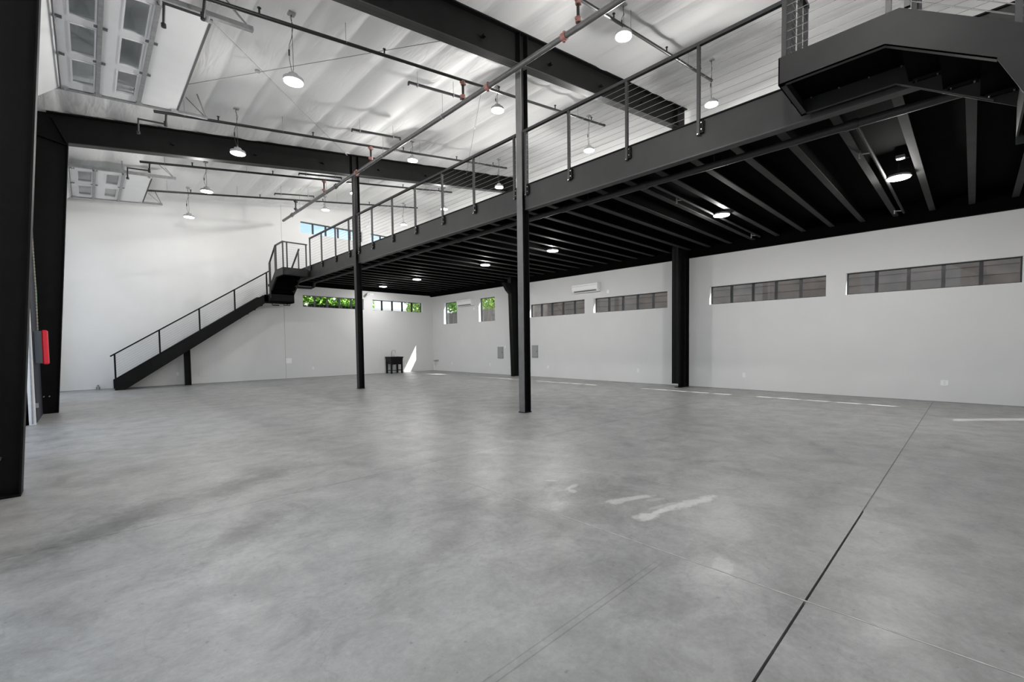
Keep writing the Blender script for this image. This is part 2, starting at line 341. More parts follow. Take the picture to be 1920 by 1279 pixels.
# thin grey strips along the wall feet: caulk at right, painted shadow gap at far
box('caulk_strip_right', (W - .006, YN, 0), (W, D, .014), 'seam')['kind'] = 'structure'
box('shade_strip_far', (XL, D - .006, 0), (W, D, .014), 'seam')['kind'] = 'structure'
box('trim_2', (5.868, D - .004, 0), (5.876, D, 7.3), 'seam')['kind'] = 'structure'

# windows: frame, mullions, panes
WN = [0]
def window(axis, at, u0, u1, z0, z1, panes, hbar=None):
    WN[0] += 1
    o = bpy.data.objects.new('window_%d' % WN[0], None); COL.objects.link(o)
    c = (at, (u0 + u1) / 2, z0) if axis == 'X' else ((u0 + u1) / 2, at, z0)
    o.location = c; ORG[o.name] = Vector(c); o['kind'] = 'structure'
    def BX(name, a0, a1, b0, b1, t0, t1, m):
        if axis == 'X': return box(name, (at + t0, a0, b0), (at + t1, a1, b1), m, o)
        return box(name, (a0, at + t0, b0), (a1, at + t1, b1), m, o)
    f = .026; t0, t1 = TH - .075, TH - .02
    b = MB()
    for (a0, a1, b0, b1) in [(u0, u1, z1 - f, z1), (u0, u1, z0, z0 + f * .8), (u0, u0 + f, z0 + f * .8, z1 - f), (u1 - f, u1, z0 + f * .8, z1 - f)]:
        if axis == 'X': b.box((at + t0, a0, b0), (at + t1, a1, b1))
        else: b.box((a0, at + t0, b0), (a1, at + t1, b1))
    b.build('window_frame', 'frame', o)
    pw = (u1 - u0) / panes
    for k in range(1, panes): BX('mullion', u0 + k * pw - .033, u0 + k * pw + .033, z0 + f * .8, z1 - f, t0, t1, 'frame')
    for k in range(panes):
        BX('pane', u0 + k * pw + .034, u0 + (k + 1) * pw - .034, z0 + f, z1 - f, TH - .05, TH - .044, 'glass')
    return o
for a, c in RW: window('X', W, a, c, 2.483, 3.016, 5)
for a, c in NW: window('X', W, a, c, 2.451, 3.555, 1)
wnear = window('Y', YN - TH - .0, 11.55, 12.06, .6, 2.95, 1)
for ch in [x for x in bpy.data.objects if x.parent == wnear]:
    if ch.name.startswith('pane'): ch.data.materials[0] = M['tinted']
for h in FWL + FWU: window('Y', D, *h, 5)

# ------------------------------------------------------------------ STEEL FRAMES
def hcol(name, x, y, zt, label, lit, bx=.18, by=.152):
    t = thing(name, (x, y, 0), label, 'column')
    box('flange', (x - bx / 2, y - by / 2, .014), (x - bx / 2 + .012, y + by / 2, zt), lit, t)  # door-side flange coloured as lit, the rest left black
    box('flange', (x + bx / 2 - .012, y - by / 2, .014), (x + bx / 2, y + by / 2, zt), 'steel', t)
    box('web', (x - bx / 2 + .012, y - .005, .014), (x + bx / 2 - .012, y + .005, zt), 'steel', t)
    box('base_plate', (x - bx / 2 - .012, y - by / 2 - .01, 0), (x + bx / 2 + .012, y + by / 2 + .01, .014), 'steel', t)
    return t
def zr(x): return 5.775 + S * x               # rafter underside
hcol('steel_column', 6.095, YA, zr(6.0), 'black steel H column standing free in the middle of the floor, nearer of the two', 'collit')
hcol('steel_column', 6.085, YB - .07, zr(6.0), 'black steel H column at mezzanine edge, farther of the two free-standing ones', 'edge')
for Y, nm in ((YA, 'near'), (YB, 'far')):
    # tapered column at the door wall
    t = thing('tapered_column', (-.6, Y, 0), {'near': 'wide black tapered steel column at the left edge, nearest to the viewer', 'far': 'wide black tapered steel column beyond the open door, behind the red box'}[nm], 'column')
    zi = 5.72; xi = lambda z: -.48 + .35 * z / zi
    MB().prism([(XL + .012, 0), (xi(0), 0), (xi(zi), zi), (xi(zi), 6.375), (-.60, 6.31), (XL + .012, 6.27)], 'Y', Y - .006, Y + .006).build('web', 'steel', t)
    MB().prism([(xi(0) - .014, 0), (xi(0), 0), (xi(zi), zi), (xi(zi) - .014, zi)], 'Y', Y - .1, Y + .1).build('inner_flange', 'steel', t)
    MB().prism([(XL + .004, 0), (XL + .02, 0), (XL + .02, 6.26), (XL + .004, 6.26)], 'Y', Y - .1, Y + .1).build('outer_flange', 'steel', t)
    MB().bar((xi(zi) - .01, Y, zi), (-.36, Y, 6.24), .19, .014, up=(1, 0, .4)).build('stiffener', 'steel', t); MB().bar((xi(zi) - .01, Y, zi - .01), (XL + .03, Y, zi + .12), .19, .012).build('stiffener', 'steel', t)
    box('base_plate', (XL + .005, Y - .12, 0), (xi(0), Y + .12, .018), 'steel', t)
    b = MB()
    for k in (-.06, .02): b.tube([(-.62 + k, Y - .11, .36), (-.62 + k, Y - .006, .36)], .012, 8)
    b.build('bolt', 'bolt', t)
    # rafter
    t = thing('roof_rafter', (6, Y, zr(6)), {'near': 'deep black steel roof rafter crossing over the nearer free-standing column', 'far': 'deep black steel roof rafter crossing over the farther free-standing column'}[nm], 'beam')
    x0, x1 = xi(zi), 12.9
    MB().prism([(x0, zr(x0)), (x1, zr(x1)), (x1, roof(x1) - .02), (x0, roof(x0) - .02)], 'Y', Y - .005, Y + .005).build('web', 'steel', t)
    MB().prism([(x0, zr(x0)), (x1, zr(x1)), (x1, zr(x1) + .016), (x0, zr(x0) + .016)], 'Y', Y - .1, Y + .1).build('bottom_flange', 'edge', t)
    MB().prism([(x0 - .3, roof(x0 - .3) - .045), (x1, roof(x1) - .045), (x1, roof(x1) - .02), (x0 - .3, roof(x0 - .3) - .02)], 'Y', Y - .1, Y + .1).build('top_flange', 'steel', t)
    for xs in (5.99, 6.19, 12.30): box('stiffener', (xs - .006, Y - .09, zr(xs) + .016), (xs + .006, Y + .09, roof(xs) - .045), 'steel', t)
    for k in range(7):
        xs = 1.6 + k * 1.75; box('clip', (xs, Y - .1, zr(xs) + .25), (xs + .05, Y - .02, zr(xs) + .29), 'steel', t)
# columns against the right wall
t = thing('wall_column', (12.7, YA, 0), 'thick black steel column against the right wall, right of the cluster of strip windows', 'column')
MB().prism([(12.335, .13), (12.56, .13), (12.56, 0), (13.04, 0), (13.04, 7.9), (12.335, 7.8)], 'Y', YA - .006, YA + .006).build('web', 'steel', t)
box('inner_flange', (12.335, YA - .1, .13), (12.35, YA + .1, 7.8), 'steel', t); box('outer_flange', (13.03, YA - .1, 0), (13.05, YA + .1, 7.9), 'steel', t)
box('base_plate', (12.50, YA - .1, 0), (13.05, YA + .1, .014), 'steel', t); box('stiffener', (12.78, YA - .1, 0.014), (12.80, YA + .1, 3.93), 'steel', t)
t = thing('wall_column', (12.8, YB, 0), 'tapered black steel column against the right wall, seen behind the nearer free column', 'column')
MB().prism([(12.69, 0), (13.04, 0), (13.04, 7.9), (12.45, 7.8)], 'Y', YB - .006, YB + .006).build('web', 'steel', t)
MB().prism([(12.69, 0), (12.705, 0), (12.465, 7.8), (12.45, 7.8)], 'Y', YB - .1, YB + .1).build('inner_flange', 'steel', t)
box('outer_flange', (13.03, YB - .1, 0), (13.05, YB + .1, 7.9), 'steel', t)
MB().prism([(12.57, 3.5), (12.57, 3.93), (12.2, 3.93), (12.42, 3.62)], 'Y', YB - .09, YB + .09).build('bracket', 'steel', t)

# ------------------------------------------------------------------ MEZZANINE
mz = thing('mezzanine', (9.5, 9, ZF), 'black steel mezzanine floor along the right wall, seen from below with its joists', 'mezzanine')
YM0, YM1 = YN + .02, D - .01
for (y0, y1) in ((YM0, YA - .08), (YA + .08, YB - .15), (YB + .01, YM1)):
    b = MB().box((XC - .012, y0, ZF), (XC + .0, y1, ZD - .012)); b.box((XC, y0, ZF), (XC + .11, y1, ZF + .016)); b.box((XC, y0, ZD - .03), (XC + .11, y1, ZD - .014))
    b.build('edge_beam', 'edge', mz)
    MB().box((XC - .018, y0, ZF - .0), (XC - .012, y1, ZF + .02)).build('lower_lip', 'rail', mz)
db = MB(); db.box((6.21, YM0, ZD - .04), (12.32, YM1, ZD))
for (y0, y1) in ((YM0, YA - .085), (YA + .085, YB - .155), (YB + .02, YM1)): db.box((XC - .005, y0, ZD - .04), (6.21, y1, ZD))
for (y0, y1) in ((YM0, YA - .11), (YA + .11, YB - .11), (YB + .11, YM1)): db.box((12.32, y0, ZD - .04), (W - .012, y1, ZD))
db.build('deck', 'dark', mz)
MB().box((XC - .03, YM0, ZD - .012), (XC - .0055, YA - .085, ZD + .004)).build('deck_edge', 'steel', mz)
MB().box((XC - .03, YA + .085, ZD - .012), (XC - .0055, YB - .155, ZD + .004)).build('deck_edge', 'steel', mz)
MB().box((XC - .03, YB + .02, ZD - .012), (XC - .0055, YM1, ZD + .004)).build('deck_edge', 'steel', mz)
for (y0, y1) in ((YM0, YA - .11), (YA + .11, YB - .11), (YB + .11, YM1)): box('wall_beam', (W - .13, y0, 3.934), (W - .012, y1, ZD - .05), 'dark', mz)
box('far_beam', (XC + .02, D - .09, 3.98), (W - .14, D - .012, ZD - .05), 'dark', mz)
j0 = None
for k in range(-2, 34):
    y = .072 + .6116 * k
    if y > D - .2: break
    if j0 is None:
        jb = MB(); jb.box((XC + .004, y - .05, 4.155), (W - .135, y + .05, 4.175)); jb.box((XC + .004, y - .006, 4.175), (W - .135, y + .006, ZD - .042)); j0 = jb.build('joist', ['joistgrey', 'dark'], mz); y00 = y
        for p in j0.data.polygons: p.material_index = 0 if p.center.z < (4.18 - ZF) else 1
    else: share(j0, 'joist', mz, (0, y - y00, 0))

# ------------------------------------------------------------------ RAILINGS
def post(b, x, y, z0, z1, w=.042): b.box((x - w / 2, y - w / 2, z0), (x + w / 2, y + w / 2, z1))
NCAB = 10
def rail_run(t, x, ys, zb, zt, cab0, cab1, brackets=True, axis='Y'):
    for y in ys:
        b = MB(); post(b, x, y, zb, zt - .02); b.build('post', 'rail', t)
        if brackets:
            MB().box((x - .012, y - .075, zb + .015), (x + .012, y - .022, ZD - .03)).build('bracket', 'steel', t)
            MB().tube([(x - .03, y - .05, zb + .06), (x + .01, y - .05, zb + .06)], .008, 6).tube([(x - .03, y - .05, zb + .15), (x + .01, y - .05, zb + .15)], .008, 6).tube([(x - .035, y, zb + .006), (x + .02, y, zb + .006)], .009, 6).build('bolt', 'bolt', t)
def cables(t, a, b_, dz0, dz1, n=NCAB, m='cable'):
    for k in range(n):
        dz = dz0 + (dz1 - dz0) * k / (n - 1)
        MB().tube([Vector(a) + Vector((0, 0, dz)), Vector(b_) + Vector((0, 0, dz))], .0026, 5, False).build('cable', m, t)
XR = XC - .035
rl = thing('guard_railing', (XR, 10, ZD), 'dark steel cable railing along the long edge of the mezzanine', 'railing')
segs = [([1.604, 2.77, 3.93, 5.117, 6.20], 1.53, 6.26), ([6.53, 7.839, 9.058, 10.30, 11.518, 12.758, 13.70], 6.46, 13.80), ([14.352 - .3, 14.45, 15.527, 16.796, 17.98], 13.98, 18.0)]
segs[2] = ([14.08, 14.42, 15.527, 16.796, 17.98], 13.98, 18.0)
for ys, a, c in segs:
    rail_run(rl, XR, ys, 4.225, 5.47, a, c)
    box('top_rail', (XR - .026, a, 5.425), (XR + .026, c, 5.472), 'rail', rl)
    cables(rl, (XR, a + .03, ZD), (XR, c - .03, ZD), .08, .92)
rl2 = thing('guard_railing', (XR, -.5, ZD), 'short stretch of cable railing beyond the near stair landing, at the right frame edge', 'railing')
rail_run(rl2, XR, [.46, -.7], 4.225, 5.47, 0, 0); box('top_rail', (XR - .026, -1.3, 5.425), (XR + .026, .49, 5.472), 'rail', rl2); cables(rl2, (XR, .44, ZD), (XR, -1.3, ZD), .08, .92)

# ------------------------------------------------------------------ STAIRS (far one whole, near one mirrored and cut by the frame)
def upper_flight(t, yl, s, nsteps):
    """landing between yl and yl + s*.95 (s=+1 far stair, -1 near stair), flight going down in direction s"""
    X0, X1 = 5.11, 5.99; zt, zb = 4.275, 4.00; ye = yl + s * .97; dn = .70; rise = zt + .0
    y2 = ye + s * .78
    for x, nm in ((X0, 'outer'), (X1, 'inner')):
        MB().prism([(yl, zb), (yl, zt), (ye, zt), (y2, zt - .78 * dn + .02), (y2, 3.20), (y2 - s * .17, 3.56) if x == X0 else (y2 - s * .004, 3.45), (ye - s * .10, zb)], 'X', x, x + (.012 if x == X0 else -.012)).build('stringer', 'stair', t)
    for x, dx in ((X0, .05), (X1, -.05)):       # lower lips of the channels
        MB().prism([(yl, zb), (ye - s * .10, zb), (ye - s * .10, zb + .012), (yl, zb + .012)], 'X', x, x + dx).build('lip', 'stair', t)
        MB().prism([(ye - s * .10, zb), (y2 - s * .17, 3.56), (y2 - s * .17, 3.575), (ye - s * .10, zb + .014)], 'X', x, x + dx).build('lip', 'stair', t)
    box('end_channel', (X0, yl, zb), (X1, yl + s * .012, zt), 'stair', t); box('end_lip', (X0, yl, zb), (X1, yl + s * .06, zb + .012), 'stair', t)
    box('landing_plate', (X0 + .013, yl + s * .013, zt - .10), (X1 - .013, ye, zt - .088), 'dark', t)
    b = MB()
    for k in range(4): b.tube([(X1 - .012, yl + s * (.1 + k * .27), zb + .17), (X1 - .03, yl + s * (.1 + k * .27), zb + .17)], .008, 6)
    b.build('bolt', 'bolt', t)
    for k in range(nsteps):
        y = ye + s * .26 * k; z = zt - .10 - .18 * (k + 1)
        MB().box((X0 + .013, y, z), (X1 - .013, y + s * .008, z + .18)).build('riser', 'edge' if s < 0 else 'dark', t)  # near risers paled as lit, far ones blackened as shaded
        MB().box((X0 + .013, y, z - .006), (X1 - .013, y + s * .26, z + .006)).build('tread', 'dark', t)
        MB().bar((X1 - .03, y + s * .03, z - .02), (X1 - .03, y + s * .24, z - .02), .03, .03).build('tread_angle', 'steel', t)
        MB().tube([(X1 - .05, y + s * .06, z - .03), (X1 - .05, y + s * .06, z - .045)], .008, 6).tube([(X1 - .05, y + s * .22, z - .03), (X1 - .05, y + s * .22, z - .045)], .008, 6).build('bolt', 'bolt', t)
    # railings
    zr_ = zt + .93
    outer = [yl + s * .045, ye - s * .08, ye + s * .05]
    for y in outer: b = MB(); post(b, X0 + .028, y, zt - .01, zr_ - .02); b.build('post', 'rail', t)
    b = MB(); post(b, X0 + .028, y2 - s * .06, zt - .56, zt - .56 + .98); b.build('post', 'rail', t)
    MB().bar((X0 + .028, yl, zr_), (X0 + .028, ye, zr_), .05, .042).build('top_rail', 'rail', t)
    MB().bar((X0 + .028, ye - s * .01, zr_), (X0 + .028, y2 + s * .02, zr_ - .79 * dn), .05, .042).build('hand_rail', 'rail', t)
    cables(t, (X0 + .028, yl + s * .04, zt), (X0 + .028, ye, zt), .08, .85); cables(t, (X0 + .028, ye, zt), (X0 + .028, y2, zt - .78 * dn), .08, .85)
    # end railing across the landing
    for x in (X0 + .16, X1 - .30, X1 - .06): 
        if s > 0 and x == X1 - .30: continue
        b = MB(); post(b, x, yl + s * .045, zt - .01, zr_ - .02); b.build('post', 'rail', t)
    MB().bar((X0, yl + s * .045, zr_), (X1 - .02, yl + s * .045, zr_), .05, .042).build('top_rail', 'rail', t)
    cables(t, (X0 + .03, yl + s * .045, zt), (X1 - .05, yl + s * .045, zt), .08, .85)
    # inner hand rail going down
    b = MB(); post(b, X1 - .03, ye + s * .03, zt, zr_ - .03); b.build('post', 'rail', t)
    MB().bar((X1 - .03, ye - s * .05, zr_ - .02), (X1 - .03, y2 + s * .1, zr_ - .02 - .9 * dn), .05, .042).build('hand_rail', 'rail', t)
    cables(t, (X1 - .03, ye + s * .03, zt), (X1 - .03, y2, zt - .75 * dn), .08, .82)
fs = thing('staircase', (5.1, 19.7, 0), 'long black steel staircase climbing the far wall to the mezzanine', 'staircase')
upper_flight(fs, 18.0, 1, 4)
ns = thing('staircase', (5.1, .5, 3.2), 'black steel stair landing and flight seen from below in upper right corner', 'staircase')
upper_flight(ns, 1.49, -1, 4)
# near stair: lower landing beside the near wall
MB().box((5.11, -.28, 3.19), (5.99, -1.30, 3.205)).build('landing_plate', 'dark', ns)
MB().box((5.99, -.24, 3.12), (5.978, -1.30, 3.42)).box((5.11, -.27, 3.12), (5.122, -1.30, 3.46)).box((5.11, -.24, 3.19), (5.99, -.255, 3.50)).build('stringer', 'stair', ns)
# far stair: lower landing, and the long flight along the far wall
YO = 19.75; sl = .7143
MB().box((5.06, YO, 3.15), (5.99, D - .02, 3.165)).build('landing_plate', 'dark', fs)
MB().box((5.125, 19.99, 3.17), (5.975, 20.0, 3.46)).build('riser', 'dark', fs)
MB().box((4.92, YO, 3.13), (5.11, YO + .012, 3.41)).box((5.11, YO, 3.18), (5.99, YO + .012, 3.50)).box((5.978, YO, 3.13), (5.99, D - .02, 3.45)).build('stringer', 'steel', fs)
MB().tube([(5.3, 20.2, 3.13), (5.3, 20.2, 3.05), (5.55, 20.2, 3.05)], .02, 8).tube([(5.75, 20.3, 3.13), (5.75, 20.3, 3.07), (5.98, 20.3, 3.07), (5.98, 20.3, 3.16)], .018, 8).build('hanger_hook', 'steel', fs)
xa = .575
def ze(x): return .309 + (x - .575) * sl       # upper edge of stringer
poly = [(xa, 0), (xa, ze(xa)), (4.87, ze(4.87)), (5.06, ze(4.87)), (5.06, 3.14), (4.93, ze(4.93) - .47 - 0.0), (xa + .24, 0)]
poly[5] = (4.98, 3.10)
for y in (YO, D - .05): MB().prism(poly, 'Y', y, y + .014).build('stringer', 'steel', fs)
tr0 = None
for k in range(18):
    x = xa + .10 + .2444 * k; z = .172 + k * .1745
    MB().box((x, YO + .014, z), (x + .27, D - .05, z + .035)).box((x, YO + .014, z - .17), (x + .006, D - .05, z)).build('tread', 'dark', fs)
yr = YO + .02
for x, zt_ in ((.606, 1.165), (1.735, 1.92), (2.855, 2.785), (3.94, 3.535), (5.02, 4.29)):
    b = MB(); zt2 = 1.18 + (x - .606) * .7; post(b, x, yr, ze(x) - (.06 if x < 4.9 else .0) if x < 4.9 else 3.39, zt2 - .01, .045); b.build('post', 'steel', fs)
MB().bar((.50, yr, 1.18 + (.50 - .606) * .7), (5.11, yr, 1.18 + (5.11 - .606) * .7), .05, .042).build('hand_rail', 'steel', fs)
cables(fs, (.62, yr, ze(.62)), (5.0, yr, ze(5.0) - .02), .06, .78)
b = MB(); post(b, 5.13, YO, 3.3, 4.66, .05); b.build('post', 'rail', fs)
b = MB(); xx, yy = 2.53, 20.35
b.box((xx - .09, yy - .08, 0), (xx - .078, yy + .08, 1.50)); b.box((xx + .078, yy - .08, 0), (xx + .09, yy + .08, 1.62)); b.box((xx - .08, yy - .006, 0), (xx + .08, yy + .006, 1.58)); b.build('support_post', 'steel', fs)

# ------------------------------------------------------------------ OVERHEAD DOORS (rolled up under the roof)
def dz(x): return 6.135 + .096 * x
DS = .096
def slab_b(b, x0, x1, y0, y1, off, h): # thin slab on the sloping door plane
    b.add([(x0, y0, dz(x0) + off), (x1, y0, dz(x1) + off), (x1, y1, dz(x1) + off), (x0, y1, dz(x0) + off), (x0, y0, dz(x0) + off + h), (x1, y0, dz(x1) + off + h), (x1, y1, dz(x1) + off + h), (x0, y1, dz(x0) + off + h)],
          [(0, 3, 2, 1), (4, 5, 6, 7), (0, 1, 5, 4), (1, 2, 6, 5), (2, 3, 7, 6), (3, 0, 4, 7)])
def overhead_door(n_, y0, y1, wins):
    o = bpy.data.objects.new('door_%d' % n_, None); COL.objects.link(o); o.location = (.7, (y0 + y1) / 2, 6.1); ORG[o.name] = Vector(o.location); o['kind'] = 'structure'
    ya, yb = y0 + .07, y1 - .07
    # section on the curve
    b = MB(); b.add([(-.60, ya, 5.70), (-.17, ya, dz(-.17)), (-.17, yb, dz(-.17)), (-.60, yb, 5.70), (-.63, ya, 5.74), (-.20, ya, dz(-.17) + .045), (-.20, yb, dz(-.17) + .045), (-.63, yb, 5.74)], [(0, 3, 2, 1), (4, 5, 6, 7), (0, 1, 5, 4), (1, 2, 6, 5), (2, 3, 7, 6), (3, 0, 4, 7)])
    b.add([(-.60, ya, 5.70), (-.60, yb, 5.70), (-.66, yb, 5.25), (-.66, ya, 5.25), (-.64, ya, 5.72), (-.64, yb, 5.72), (-.70, yb, 5.25), (-.70, ya, 5.25)], [(0, 1, 2, 3), (7, 6, 5, 4), (0, 4, 5, 1), (1, 5, 6, 2), (2, 6, 7, 3), (3, 7, 4, 0)])
    b.build('door_panel', 'doorwhite', o)
    for (xa_, xb_, w0, w1) in ((-.165, .305, -.015, .25), (.315, .885, .545, .80)):
        b = MB()
        slab_b(b, xa_, w0, ya, yb, 0, .045); slab_b(b, w1, xb_, ya, yb, 0, .045)
        ed = [ya] + [v for w in wins for v in w] + [yb]
        for k in range(0, len(ed), 2): slab_b(b, w0, w1, ed[k], ed[k + 1], 0, .045)
        b.build('door_panel', 'doorwhite', o)
        for (a, c) in wins:
            b = MB(); f_ = .018
            slab_b(b, w0 - f_, w0 + .004, a - f_, c + f_, -.010, .012); slab_b(b, w1 - .004, w1 + f_, a - f_, c + f_, -.010, .012); slab_b(b, w0, w1, a - f_, a + .004, -.010, .012); slab_b(b, w0, w1, c - .004, c + f_, -.010, .012)
            fr = b.build('window_frame', 'doorwhite', o)
            b = MB(); slab_b(b, w0, w1, a, c, .022, .006); b.build('pane', 'doorglass', fr)
    b = MB(); slab_b(b, .895, 1.47, ya, yb, 0, .045); b.build('door_panel', 'doorwhite', o)
    b = MB(); slab_b(b, 1.47, 1.50, ya, yb, -.006, .055); b.build('bottom_seal', 'cord', o)
    for xs in (.31, .89):                       # stiffening struts on the seams
        b = MB(); slab_b(b, xs - .035, xs - .028, ya, yb, -.045, .045); slab_b(b, xs - .035, xs + .02, ya, yb, -.048, .004); b.build('strut', 'galv', o)
    MB().tube([(-.17, ya, dz(-.17) - .045), (-.17, yb, dz(-.17) - .045)], .012, 8).build('rod', 'pipegrey', o)
    hy = [(w[1] + wins[i + 1][0]) / 2 for i, w in enumerate(wins[:-1])]
    for xs in (-.165, .31, .89):
        for y in hy:
            z = dz(xs); MB().box((xs - .075, y - .035, z - .012), (xs + .075, y + .035, z - .001)).tube([(xs, y - .035, z - .02), (xs, y + .035, z - .02)], .020, 8).build('hinge', 'pipegrey', o)
    for yt, s in ((y0, 1), (y1, -1)):           # tracks with brackets, rollers, rear braces
        b = MB(); A = (-.16, yt, dz(-.16)); B = (2.01, yt, dz(2.01))
        b.bar((A[0], A[1], A[2] - .01), (B[0], B[1], B[2] - .01), .075, .006); b.bar((A[0], yt - .025 * s, A[2] + .03), (B[0], yt - .025 * s, B[2] + .03), .005, .06)
        b.bar((A[0], yt + .03 * s, A[2] + .01), (B[0], yt + .03 * s, B[2] + .01), .005, .03)
        b.build('track', 'galv', o)
        pts = [(-.16, yt, dz(-.16)), (-.32, yt, 6.06), (-.46, yt, 5.93), (-.56, yt, 5.75), (-.61, yt, 5.5), (-.66, yt, 5.2), (-.70, yt, 3.5), (-.735, yt, 0.02)]
        b = MB()
        for p, q in zip(pts, pts[1:]): b.bar(p, q, .05, .018, up=(1, 0, .01))
        b.build('vertical_track', 'galv', o)
        for xs in (-.12, .31, .89, 1.44):
            MB().tube([(xs, yt - .02 * s, dz(xs) + .004), (xs, yt + .10 * s, dz(xs) - .03)], .020, 8).box((xs - .05, yt + .07 * s, dz(xs) - .03), (xs + .05, yt + .13 * s, dz(xs) - .004)).build('roller', 'panelgrey', o)
        b = MB(); b.bar((1.99, yt, dz(1.99)), (1.64, yt, roof(1.64) - .02), .035, .006); b.bar((1.99, yt, dz(1.99)), (1.80, yt + .25 * s, roof(1.80) - .02), .03, .005); b.bar((.85, yt - .02 * s, dz(.85)), (.85, yt - .02 * s, roof(.85) - .02), .035, .005); b.build('brace', 'galv', o)
        b = MB()
        for z in (.35, 1.05, 1.75, 2.6): b.box((-.775, yt - s * .02, z), (-.70, yt - s * .07, z + .06))
        b.build('track_bracket', 'white', o)
    return o
overhead_door(1, 8.18, 11.95, [(8.38, 9.30), (9.52, 10.44), (10.68, 11.58)])
overhead_door(2, 16.85, 20.15, [(17.18, 18.20), (18.70, 19.70)])
# white jamb strip at the far side of the near door and a dark navy box behind it
box('trim_3', (XL - .18, 11.98, 0), (-.695, 12.03, 5.35), 'white')['kind'] = 'structure'
box('trim_4', (XL, 12.06, 0), (-.74, 12.30, 6.2), 'wall')['kind'] = 'structure'
box('trim_5', (XL, 12.32, 0), (-.70, 13.80, 6.15), 'navy')['kind'] = 'structure'
# chain hoist with the red box
t = thing('door_operator', (-.6, 12.62, 1.4), 'red fronted operator box with chain beside the open door', 'operator')
MB().box((-.70, 12.50, 1.09), (-.60, 12.78, 1.70)).build('case', 'bluegrey', t, bevel=.008)
MB().box((-.60, 12.49, 1.07), (-.525, 12.79, 1.72)).build('cover', 'red', t, bevel=.018)
b = MB(); z = 1.72; k = 0
while z < 5.6:
    x = -.665 + .02 * math.sin(z * .7); yv = 12.60 + .012 * math.sin(z * 3)
    if k % 2: b.box((x - .004, yv - .010, z), (x + .004, yv + .010, z + .034))
    else: b.box((x - .010, yv - .004, z), (x + .010, yv + .004, z + .034))
    z += .030; k += 1
tag(b.build('chain', 'chain', t), kind='stuff')
MB().tube([(-.655, 12.70, 1.7), (-.64, 12.66, 2.4), (-.66, 12.64, 3.4), (-.67, 12.63, 4.4)], .006, 6).build('cord', 'greencord', t)
t = tag(box('safety_sensor', (-.735, 12.02, .30), (-.66, 12.10, .38), 'galv'), 'small metal safety sensor low on the door jamb beside tapered column', 'sensor')

# ------------------------------------------------------------------ SPRINKLER PIPES
XM = 5.75; ZM = 6.462
mp_ = thing('sprinkler_main', (XM, 12, ZM), 'long grey sprinkler main pipe running the length of the hall under the rafters', 'pipe')
MB().tube([(XM, -1.3, ZM), (XM, 20.0, ZM)], .048, 16).build('pipe', 'pipegrey', mp_)
for y in (4.95, 6.95, 13.05, 14.6, 18.9): MB().tube([(XM, y - .045, ZM), (XM, y + .045, ZM)], .066, 14).box((XM - .02, y - .02, ZM - .085), (XM + .02, y + .02, ZM + .085)).build('coupling', 'couple' if y < 14 else 'pipegrey', mp_)
def bz(x): return roof(x) - .37
BR = [(4.65, 2.2, 10.83), (7.77, .9, 10.77), (12.09, 1.13, 10.79), (15.58, 1.13, 10.84), (18.45, 1.47, 10.92)]
BL = ['nearest black sprinkler branch pipe, crossing at top of view past the main', 'black sprinkler branch pipe in the near bay, passing close before the nearest left hanging light', 'black sprinkler branch pipe just before the farther rafter', 'black sprinkler branch pipe first beyond the farther rafter', 'black sprinkler branch pipe closest to the far wall']
for i, (y, x0, x1) in enumerate(BR):
    t = thing('sprinkler_branch', (x0, y, bz(x0)), BL[i], 'pipe', 'sprinkler branch pipes')
    MB().tube([(x0, y, bz(x0)), (x1, y, bz(x1))], .030, 10).build('pipe', 'pipe', t)
    MB().tube([(x1 - .03, y, bz(x1)), (x1 + .03, y, bz(x1 + .03))], .036, 10).build('end_cap', 'pipe', t)
    xr = XM
    # riser nipple down to the main
    MB().tube([(xr, y, bz(xr)), (xr, y, ZM + .03)], .026, 10).build('riser', 'pipe', t)
    for z in (bz(xr) - .06, ZM + .12): MB().tube([(xr, y, z - .04), (xr, y, z + .04)], .046, 10).box((xr - .07, y - .012, z - .02), (xr + .07, y + .012, z + .02)).build('coupling', 'couple' if i < 4 else 'pipe', t)
    for x in (x0 + 1.1, x0 + 3.1, xr + 1.0, xr + 2.9, x1 - .6):
        MB().tube([(x, y, bz(x)), (x, y, bz(x) + .11)], .014, 8).disc((x, y, bz(x) + .105), .028, .008, 10).build('sprinkler_head', 'pipe', t)
    for x in (x0 + .5, x0 + 2.4, xr + 1.55, x1 - 1.2):
        MB().tube([(x, y, bz(x)), (x, y, roof(x))], .004, 5, False).tube([(x, y - .033, bz(x)), (x, y, bz(x) + .033), (x, y + .033, bz(x)), (x, y, bz(x) - .033), (x, y - .033, bz(x))], .005, 5, False).build('hanger', 'galv', t)
    if i in (1, 2, 3):                          # dropped arm feeding a head below the open door
        xd = 1.33; zz = dz(.9) - .20 + .05
        b = MB().tube([(xd, y, bz(xd)), (xd, y + .18, dz(xd) - .20)], .02, 8).tube([(xd, y + .18, dz(xd) - .17), (.90, y + .18, dz(.9) - .17)], .018, 8).tube([(.90, y + .18, dz(.9) - .15), (.90, y + .30, dz(.9) - .38)], .016, 8)
        b.tube([(xd, y + .18, dz(xd) - .12), (xd, y + .18, dz(xd) - .22)], .03, 8).disc((.9, y + .30, dz(.9) - .43), .03, .05, 8); b.build('drop_arm', 'pipe', t)
